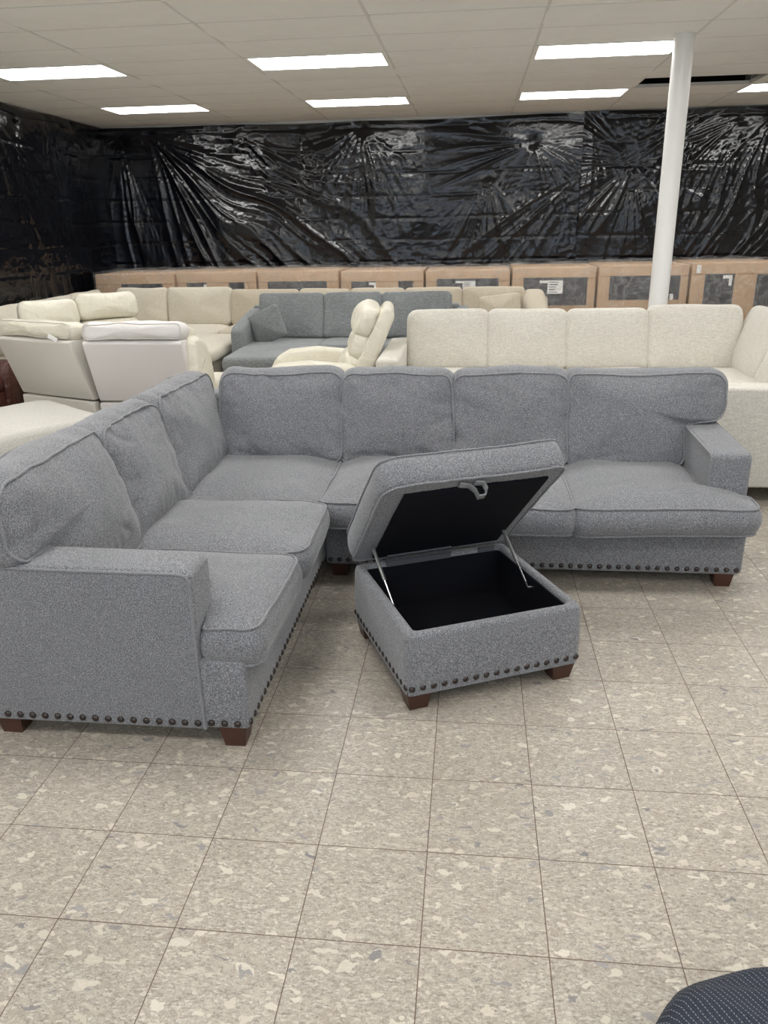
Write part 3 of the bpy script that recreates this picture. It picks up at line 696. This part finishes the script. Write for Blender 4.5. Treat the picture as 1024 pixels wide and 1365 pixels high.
# sloping side arm
MB().prism([(6.62, .08), (7.6, .08), (7.6, .78), (7.35, .76), (6.72, .665), (6.64, .62)], -2.40, -2.26, 'x', .035, 4).build('arm', SLATE, G2)
MB().prism([(6.82, .08), (7.6, .08), (7.6, .78), (7.35, .76), (6.92, .665), (6.84, .62)], -.08, .06, 'x', .035, 4).build('arm', SLATE, G2)
slab(G2, 'seat_cushion', SLATE, -2.26, -1.50, 5.88, 7.35, .40, .13, .02, 61)
slab(G2, 'seat_cushion', SLATE, -1.495, -.80, 6.72, 7.35, .40, .13, .02, 62)
slab(G2, 'seat_cushion', SLATE, -.795, -.09, 6.72, 7.35, .40, .13, .02, 63)
for k, (a, b) in enumerate(((-2.235, -1.525), (-1.515, -.885), (-.875, -.135))):
    pillow(G2, 'back_cushion', SLATE, ((a+b)/2, 7.25, .47), (1, 0, 0), (0, -1, .26), b-a, .475, .14, .03, 65+k, rad=[.03, .03, .05, .05], wob=.006, fold=.003)
for x, y in ((-2.2, 5.97), (-1.6, 5.97), (-2.3, 7.55), (-.02, 7.55), (-.02, 6.9)): MB().taper(x, y, 0, .09, .025, .03).build('leg', DUST, G2, smooth=False)
tp = pillow(None, 'throw_pillow', SLATE, (-2.01, 6.87, .485), (.80, -.34, .36), (.62, -.72, .36), .42, .34, .035, .055, 70, rad=.03, wob=.008, pw=1.6, bulge=.0)
tag(tp, 'small slate grey throw pillow leaning on the arm of the slate chaise sofa', 'pillow')

# cream leather recliner chair
R = thing('recliner_chair', 'single cream leather recliner chair seen from the side with tall padded back', 'armchair', (-1.145, 5.02, 0), PI+.10)
# local: faces +x
blk(R, 'base', LEA, -.32, .42, -.30, .30, .06, .34, .04)
for s in (-1, 1):
    ar = [(.47, .05), (.47, .46), (.42, .56), (.30, .625), (.05, .645), (-.28, .61), (-.38, .52), (-.36, .05)]
    MB().prism(ar, s*.31-(0 if s > 0 else .15), s*.31+(.15 if s > 0 else 0), 'y', .045, 4).build('arm', LEA, R)
slab(R, 'seat_cushion', LEA, -.26, .22, -.30, .30, .42, .12, .03, 81, rad=.06)
slab(R, 'footrest', LEA, .215, .50, -.30, .30, .42, .11, .035, 82, rad=.06)
bl = Vector((-.42, 0, 1)).normalized(); fz = Vector((1, 0, .42)).normalized()
for k, (t0, hh, T_, pf) in enumerate(((.0, .20, .12, .05), (.19, .20, .11, .045))):
    o_ = Vector((-.22, 0, .47))+bl*t0
    pillow(R, 'back_cushion', LEA, o_, (0, 1, 0), fz, .60, hh, T_, pf, 83+k, rad=.05, wob=.012, fold=.012)
o_ = Vector((-.20, 0, .47))+bl*.375
pillow(R, 'headrest', LEA, o_, (0, 1, 0), fz, .62, .235, .12, .055, 86, rad=.08, wob=.012, fold=.012)
MB().prism([(-.26, .34), (-.36, .36), (-.62, .96), (-.60, 1.02), (-.54, 1.03), (-.50, .98), (-.22, .46)], -.31, .31, 'y', .03, 4).build('back_shell', LEA, R)

# cream leather reclining sectional on the left
LS = thing('reclining_sectional', 'cream leather reclining sectional, two smooth recliner backs towards the camera', 'sofa')
def rec_unit(ox, oy, rz, w, vin, seed):
    """recliner unit whose outer back faces local -y; origin = middle of the bottom of the back panel"""
    M = Matrix.Translation((ox, oy, 0)) @ Matrix.Rotation(rz, 4, 'Z')
    h = w/2
    MB().box(-h+.01, h-.01, .03, .90, .0, .40, .025, 3, M=M).build('base', LEA, LS)
    MB().box(-h+.005, h-.005, -.01, .05, .05, .435, .014, 3, M=M).build('base_panel', vin, LS)
    MB().prism([(.06, .45), (.0, .445), (-.145, .865), (-.15, .885), (-.135, .90), (.03, .90)], -h+.006, h-.006, 'x', .012, 3, M=M).build('back_panel', vin, LS)
    MB().prism([(.05, .45), (-.10, .90), (-.08, .97), (.02, 1.0), (.20, .96), (.28, .52), (.24, .45)], -h+.012, h-.012, 'x', .05, 4, M=M).wobble(.014, 7, seed).build('back_cushion', LEA, LS)
    MM = M @ frame((0, -.055, .905), (1, 0, 0), None, (0, -1, .12))
    oo = round_poly([Vector((-h+.01, 0)), Vector((h-.01, 0)), Vector((h-.01, .10)), Vector((-h+.01, .10))], .035, .03)
    cushion('headrest', oo, .17, .02, vin if vin is VINYLW else LEA, LS, MM, seed, wob=.012, freq=5, pipe=.004, pipemat=VINYL, rings=8, fold=.010, bulge=.02)
    MB().box(-h+.02, h-.02, .25, .92, .36, .50, .05, 4, M=M).wobble(.01, 5, seed).build('seat_cushion', LEA, LS)
rec_unit(-2.262, 4.04, .0, .735, VINYLW, 91)
rec_unit(-3.035, 4.20, -.39, .80, VINYL, 92)
MB().prism([(3.98, .05), (4.38, .05), (4.40, .55), (4.36, .72), (4.27, .84), (4.15, .90), (3.98, .90)], -1.945, -1.84, 'x', .05, 4).wobble(.014, 6, 3.).build('arm', LEA, LS)
# curved far wing: units facing the room, each with a padded head pillow
def wing(px_, py_, ang_, w, seed, z=.86):
    X = Vector((math.cos(ang_), math.sin(ang_), 0)); Z = Vector((math.sin(ang_), -math.cos(ang_), 0))
    o = Vector((px_, py_, 0))
    M = frame(o, X, None, Z)            # local x along width, y up, z facing
    MB().box(-w/2, w/2, .05, .42, -.28, .72, .03, 3, M=M).build('base', LEA, LS)
    MB().box(-w/2+.01, w/2-.01, .40, .50, -.05, .70, .04, 3, M=M).wobble(.01, 5, seed).build('seat_cushion', LEA, LS)
    MB().box(-w/2+.005, w/2-.005, .10, z+.08, -.30, -.17, .04, 3, M=M).build('back_panel', VINYL, LS)
    MB().box(-w/2+.01, w/2-.01, .46, z-.02, -.20, -.02, .06, 4, M=M).wobble(.014, 6, seed+1).build('back_cushion', LEA, LS)
    pillow(LS, 'headrest', LEA, o+Vector((0, 0, z-.01))-Z*.10, X, Z*.95+Vector((0, 0, .25)), w-.02, .215, .12, .045, seed, rad=.06, wob=.016, fold=.014)
wing(-3.17, 5.60, .75, .56, 95, z=.88)
wing(-3.52, 5.20, .75, .50, 97, z=.85)
tg = MB().box(-.035, .035, -.004, .004, 0, .028, M=Matrix.Translation((-2.86, 3.935, .905)) @ Matrix.Rotation(.5, 4, 'Y')).build('care_tag', PAPER, LS, smooth=False)

# oatmeal cloth ottoman at left edge
T1 = thing('cocktail_ottoman', 'large oatmeal fabric ottoman cut by the left edge behind the grey sofa', 'ottoman', (-3.04, 3.37, 0), math.radians(53))
slab(T1, 'cushion', OATM, -.56, .56, -.45, .45, .345, .21, .03, 101, rad=[.06, .06, .10, .06], bulge=.015)
blk(T1, 'base', OATM, -.54, .54, -.43, .43, .06, .26, .02)
for x, y in ((-.47, -.36), (.47, -.36), (-.47, .36), (.47, .36)): MB().taper(x, y, 0, .07, .025, .03).build('leg', DUST, T1, smooth=False)

# dark brown leather armchair, mostly hidden
B1 = thing('leather_armchair', 'dark brown leather armchair mostly hidden at the left edge behind cream leather', 'armchair', (-4.24, 4.70, 0))
blk(B1, 'base', BROWNL, -.42, .38, -.40, .40, .05, .36, .04)
MB().prism([(-.45, .05), (-.45, .50), (-.38, .585), (-.28, .60), (-.18, .58), (-.14, .50), (-.14, .05)], -.45, .42, 'x', .05, 4).build('arm', BROWNL, B1)
MB().prism([(.45, .05), (.45, .50), (.38, .585), (.28, .60), (.18, .58), (.14, .50), (.14, .05)], -.45, .42, 'x', .05, 4).build('arm', BROWNL, B1)
slab(B1, 'seat_cushion', BROWNL, -.25, .38, -.14, .14, .42, .12, .03, 105)
blk(B1, 'back', BROWNL, -.46, -.24, -.42, .42, .10, .66, .07)

# light beige sectional in the far left corner
A1 = thing('sectional_sofa', 'light beige sectional running along the left wall and back left corner', 'sofa')
blk(A1, 'base', BEIGE, -5.00, -2.96, 7.78, 8.82, .08, .34, .02)
blk(A1, 'base', BEIGE, -5.00, -4.05, 6.10, 7.77, .08, .34, .02)
blk(A1, 'base', BEIGE, -3.42, -2.56, 6.30, 7.70, .06, .36, .02)
blk(A1, 'back_frame', BEIGE, -4.98, -2.96, 8.70, 8.86, .08, .78, .03)
blk(A1, 'back_frame', BEIGE, -5.00, -4.86, 6.10, 8.84, .08, .78, .03)
slab(A1, 'seat_cushion', BEIGE, -4.88, -3.98, 6.08, 7.78, .40, .13, .03, 111)
slab(A1, 'seat_cushion', BEIGE, -4.88, -3.62, 7.79, 8.60, .40, .13, .03, 112)
slab(A1, 'seat_cushion', BEIGE, -3.61, -2.96, 7.60, 8.60, .40, .13, .03, 113)
slab(A1, 'chaise_cushion', BEIGE, -3.44, -2.50, 6.25, 7.58, .415, .13, .035, 114, rad=.12, bulge=.03)
for k, (yc, w_) in enumerate(((6.45, .84), (7.32, .84), (8.14, .76))):
    pillow(A1, 'back_cushion', BEIGE, (-4.58, yc, .47), (0, 1, 0), (1, 0, .30), w_, .45, .13, .04, 115+k, rad=.07, wob=.01)
for k, (xc, w_) in enumerate(((-4.10, .66), (-3.34, .82))):
    pillow(A1, 'back_cushion', BEIGE, (xc, 8.50, .47), (1, 0, 0), (0, -1, .22), w_, .455, .13, .04, 118+k, rad=.06, wob=.012)
# tan sectional along the boxes
A2 = thing('sectional_sofa', 'tan chenille sofa in front of the boxes behind the slate grey chaise', 'sofa')
blk(A2, 'base', TAN, -2.90, 1.02, 7.86, 8.82, .08, .34, .02)
blk(A2, 'back_frame', TAN, -2.90, 1.02, 8.68, 8.84, .08, .76, .03)
for k, (a, b) in enumerate(((-2.90, -2.30), (-2.29, -1.60), (-1.59, -.90), (-.89, -.20), (-.19, .52))):
    slab(A2, 'seat_cushion', TAN, a, b, 7.78, 8.55, .41, .13, .03, 121+k)
for k, (a, b) in enumerate(((-2.92, -2.06), (-2.05, -1.42), (-1.41, -.74), (-.73, -.03), (-.02, .72))):
    pillow(A2, 'back_cushion', TAN, ((a+b)/2, 8.48, .46), (1, 0, 0), (0, -1, .22), b-a, .435, .13, .035, 131+k, rad=.06, wob=.008)
MB().prism([(7.80, .08), (8.80, .08), (8.80, .84), (8.60, .86), (8.25, .80), (7.95, .68), (7.80, .60)], .70, .98, 'x', .09, 5).wobble(.012, 4, 6.).build('arm', TAN, A2)
t2 = pillow(None, 'throw_pillow', TAN, (.42, 8.00, .48), (.97, -.22, .12), (.2, -.9, .34), .48, .38, .04, .06, 140, rad=.03, wob=.01, pw=1.6, bulge=0)
tag(t2, 'square tan throw pillow at the right end of the tan chenille sofa', 'pillow')

# ------------------------------------------------------------------ wrapped cartons
def carton(x0, x1, z1, panels, label, labels=(), y0=8.97, y1=9.95):
    t = thing('cardboard_carton', label, 'box', ((x0+x1)/2, (y0+y1)/2, 0), 0, 'wrapped cartons along the back wall')
    w_ = x1-x0-.03; d = y1-y0; cx = (x0+x1)/2
    MB().box(-w_/2, w_/2, -d/2, d/2, 0, z1, .012, 2).build('carton', CARD, t)
    for (a, b, c, e) in panels:
        MB().box(a-cx, b-cx, -d/2-.003, -d/2+.002, c, e).build('printed_panel', PRINT, t, smooth=False)
    # tape bands
    tm = MB().box(-w_/2+.002, w_/2-.002, -d/2-.0015, -d/2+.002, z1-.135, z1-.128)
    tm.box(-w_/2+.10, -w_/2+.104, -d/2-.0015, -d/2+.002, .1, z1-.13).box(w_/2-.104, w_/2-.10, -d/2-.0015, -d/2+.002, .1, z1-.13)
    tm.build('edge_fold', plain('cardboard_dark', lin(140, 106, 76), .8) if 'cardboard_dark' not in bpy.data.materials else bpy.data.materials['cardboard_dark'], t, smooth=False)
    for (a, b, c, e, txt) in labels:
        lb = MB().box(a-cx, b-cx, -d/2-.007, -d/2-.004, c, e).build('shipping_label', PAPER, t, smooth=False)
        if txt:
            q = MB(); rr = random.Random(int((a+9)*100)); n = 5
            for k in range(n):
                zz = e-(e-c)*(k+.7)/(n+.4); h_ = (e-c)*.045*(1.6 if k in (1, 3) else 1)
                q.box(a-cx+(b-a)*.10, a-cx+(b-a)*rr.uniform(.5, .9), -d/2-.0085, -d/2-.0065, zz-h_/2, zz+h_/2)
            q.build('printed_lines', INK, lb, smooth=False)
    # loose clear film around the carton, crumpled on top
    f_ = MB(); nx, nz_ = 44, 44; V = []; F = []; sd = Vector((x0*3.3, 5, 1))
    prof = [(-d/2-.016, .02+(z1-.01)*k/26) for k in range(27)]+[(-d/2-.010+(d+.02)*k/14, z1+.014) for k in range(15)]+[(d/2+.016, z1-.0-(z1-.04)*k/6) for k in range(7)]
    for i in range(nx+1):
        xx = -w_/2-.012+(w_+.024)*i/nx
        for j, (yy, zz) in enumerate(prof):
            nn = noise.noise_vector(Vector((xx*4, yy*4+j*.01, zz*4))+sd); n2 = noise.noise_vector(Vector((xx*13, yy*9, zz*13))+sd)
            top = 27 <= j < 42
            V.append((xx, yy+(-abs(nn.y)*.010-abs(n2.y)*.006 if j < 27 else abs(nn.y)*.006), zz+(abs(nn.z)*.05+abs(n2.z)*.02 if top else (0))))
    m_ = len(prof)
    for i in range(nx):
        for j in range(m_-1): F.append((i*m_+j, i*m_+j+1, (i+1)*m_+j+1, (i+1)*m_+j))
    f_.add(V, F).build('plastic_wrap', FILM, t, angle=180)
    return t
E_ = [-4.92, -3.80, -2.70, -1.61, -.515, .575, 1.635, 2.75, 3.86, 4.95]
carton(E_[0], E_[1], 1.075, [(-4.55, -3.98, .5, .95)], 'wrapped cardboard carton in the left back corner, leftmost of the row')
carton(E_[1], E_[2], 1.085, [(-3.65, -3.38, .55, .955), (-3.08, -2.87, .55, .955)], 'carton with two narrow dark panels behind the beige sectional', [(-3.42, -3.38, .90, .935, 0)])
carton(E_[2], E_[3], 1.085, [(-2.56, -1.78, .6, .96)], 'carton with one wide dark panel above the left of the slate chaise sofa')
carton(E_[3], E_[4], 1.075, [(-1.46, -1.14, .55, .95), (-.85, -.66, .55, .95)], 'carton with two dark panels and a small white corner label above the slate sofa', [(-1.23, -1.14, .905, .935, 0), (-1.165, -1.14, .80, .905, 0)])
carton(E_[4], E_[5], 1.07, [(-.36, .42, .6, .97)], 'carton with dark panel and white label partly hidden by tan cushions', [(-.03, .13, .82, .94, 1), (-.12, -.03, .915, .94, 0)])
carton(E_[5], E_[6], 1.09, [(.73, 1.52, .63, .97)], 'carton left of the white pole with a large white shipping label', [(1.03, 1.22, .775, .935, 1), (.93, 1.03, .905, .935, 0)])
carton(E_[6], E_[7], 1.105, [(1.79, 2.64, .69, .98)], 'carton directly behind the white pole with one wide dark panel', [(2.53, 2.57, .69, .76, 0)])
carton(E_[7], E_[8], 1.12, [(2.93, 3.28, .35, .99), (3.54, 3.82, .35, .98)], 'carton right of the pole with two tall dark panels, at the right edge', [(2.82, 2.87, 1.0, 1.10, 0), (3.14, 3.25, .935, .975, 0), (3.215, 3.25, .85, .935, 0)])

# ------------------------------------------------------------------ pinstriped cloth near the camera
oo = round_poly([Vector(p) for p in [(.44, -.95), (1.35, -.95), (1.35, -.17), (.68, -.155), (.51, -.19), (.44, -.30)]], [.05, .05, .05, .04, .03, .04], .014)
n = len(oo); c = Vector((.83, -.53)); rows = []
for k in range(1, 25):
    r = k/24
    rows.append([Vector((c.x+(p_.x-c.x)*r, c.y+(p_.y-c.y)*r, .185+.015*(1-r**6)-.045*max(0, (r-.9)/.1)**2)) for p_ in oo])
for k in range(1, 9): rows.append([Vector((c.x+(p_.x-c.x)*(1+.03*math.sin(PI*k/8)), c.y+(p_.y-c.y)*(1+.03*math.sin(PI*k/8)), .14*(1-k/8))) for p_ in oo])
V = [Vector((c.x, c.y, .20))]+[p_ for r in rows for p_ in r]
out = []
for p_ in V:
    nn = noise.noise_vector(p_*4+Vector((3, 1, 2))); rd = max(0, 1-abs(noise.noise(Vector((p_.x*3.5+p_.y*2, p_.y*4-p_.x*2, 4))))*4)
    k = min(1, p_.z/.1)
    ln = p_.y+.225+.10*(p_.x-.5)+.22*(p_.x-.62)**2      # front layer of the folded cloth lies over the back one
    p_ = Vector((p_.x, p_.y, p_.z+k*.024/(1+math.exp(min(40, ln*220)))))
    out.append((p_.x+nn.x*.015*k, p_.y+nn.y*.015*k, max(0, p_.z+(nn.z*.014+rd*.009)*k)))
F = [(0, 1+i, 1+(i+1) % n) for i in range(n)]
for k in range(len(rows)-1):
    for i in range(n): F.append((1+k*n+i, 1+(k+1)*n+i, 1+(k+1)*n+(i+1) % n, 1+k*n+(i+1) % n))
o0 = 1+(len(rows)-1)*n; F.append(tuple(o0+i for i in range(n))[::-1])
out = [(a+.03, b+.02, c_) for a, b, c_ in out]
cl = MB().add(out, F).build('folded_cloth', PINS, None, angle=180)
tag(cl, 'dark navy pinstriped cloth bundle on the floor in the bottom right corner', 'cloth')

# ------------------------------------------------------------------ daylight, camera, view
wld = bpy.data.worlds.new('World'); sc.world = wld; wld.use_nodes = True
bg = wld.node_tree.nodes['Background']; bg.inputs[0].default_value = (.72, .84, 1., 1); bg.inputs[1].default_value = 2.8

f, pitch, roll, yaw, hh, cx0, cy0 = 1043.21183, .35193, -.01918, -.11379, 1.63003, .093, -1.40135
cy_, sy_ = math.cos(yaw), math.sin(yaw); cp, sp = math.cos(pitch), math.sin(pitch)
fwd = Vector((sy_*cp, cy_*cp, -sp)); right = Vector((cy_, -sy_, 0)); up = right.cross(fwd)
r2 = right*math.cos(roll)+up*math.sin(roll); u2 = -right*math.sin(roll)+up*math.cos(roll)
cam = bpy.data.cameras.new('camera'); cam.sensor_fit = 'VERTICAL'; cam.sensor_height = 36; cam.sensor_width = 27; cam.lens = f/1365*36
cam.clip_start = .05; cam.clip_end = 100
co_ = bpy.data.objects.new('camera', cam); COL.objects.link(co_)
Mc = Matrix((r2, u2, -fwd)).transposed().to_4x4(); Mc.translation = (cx0, cy0, hh); co_.matrix_world = Mc
sc.camera = co_
sc.view_settings.view_transform = 'Standard'; sc.view_settings.look = 'None'; sc.view_settings.gamma = 1; sc.view_settings.use_curve_mapping = False
sc.view_settings.exposure = 0.0
sc.cycles.use_denoising = True
sc.cycles.max_bounces = 8; sc.cycles.diffuse_bounces = 5; sc.cycles.transparent_max_bounces = 16
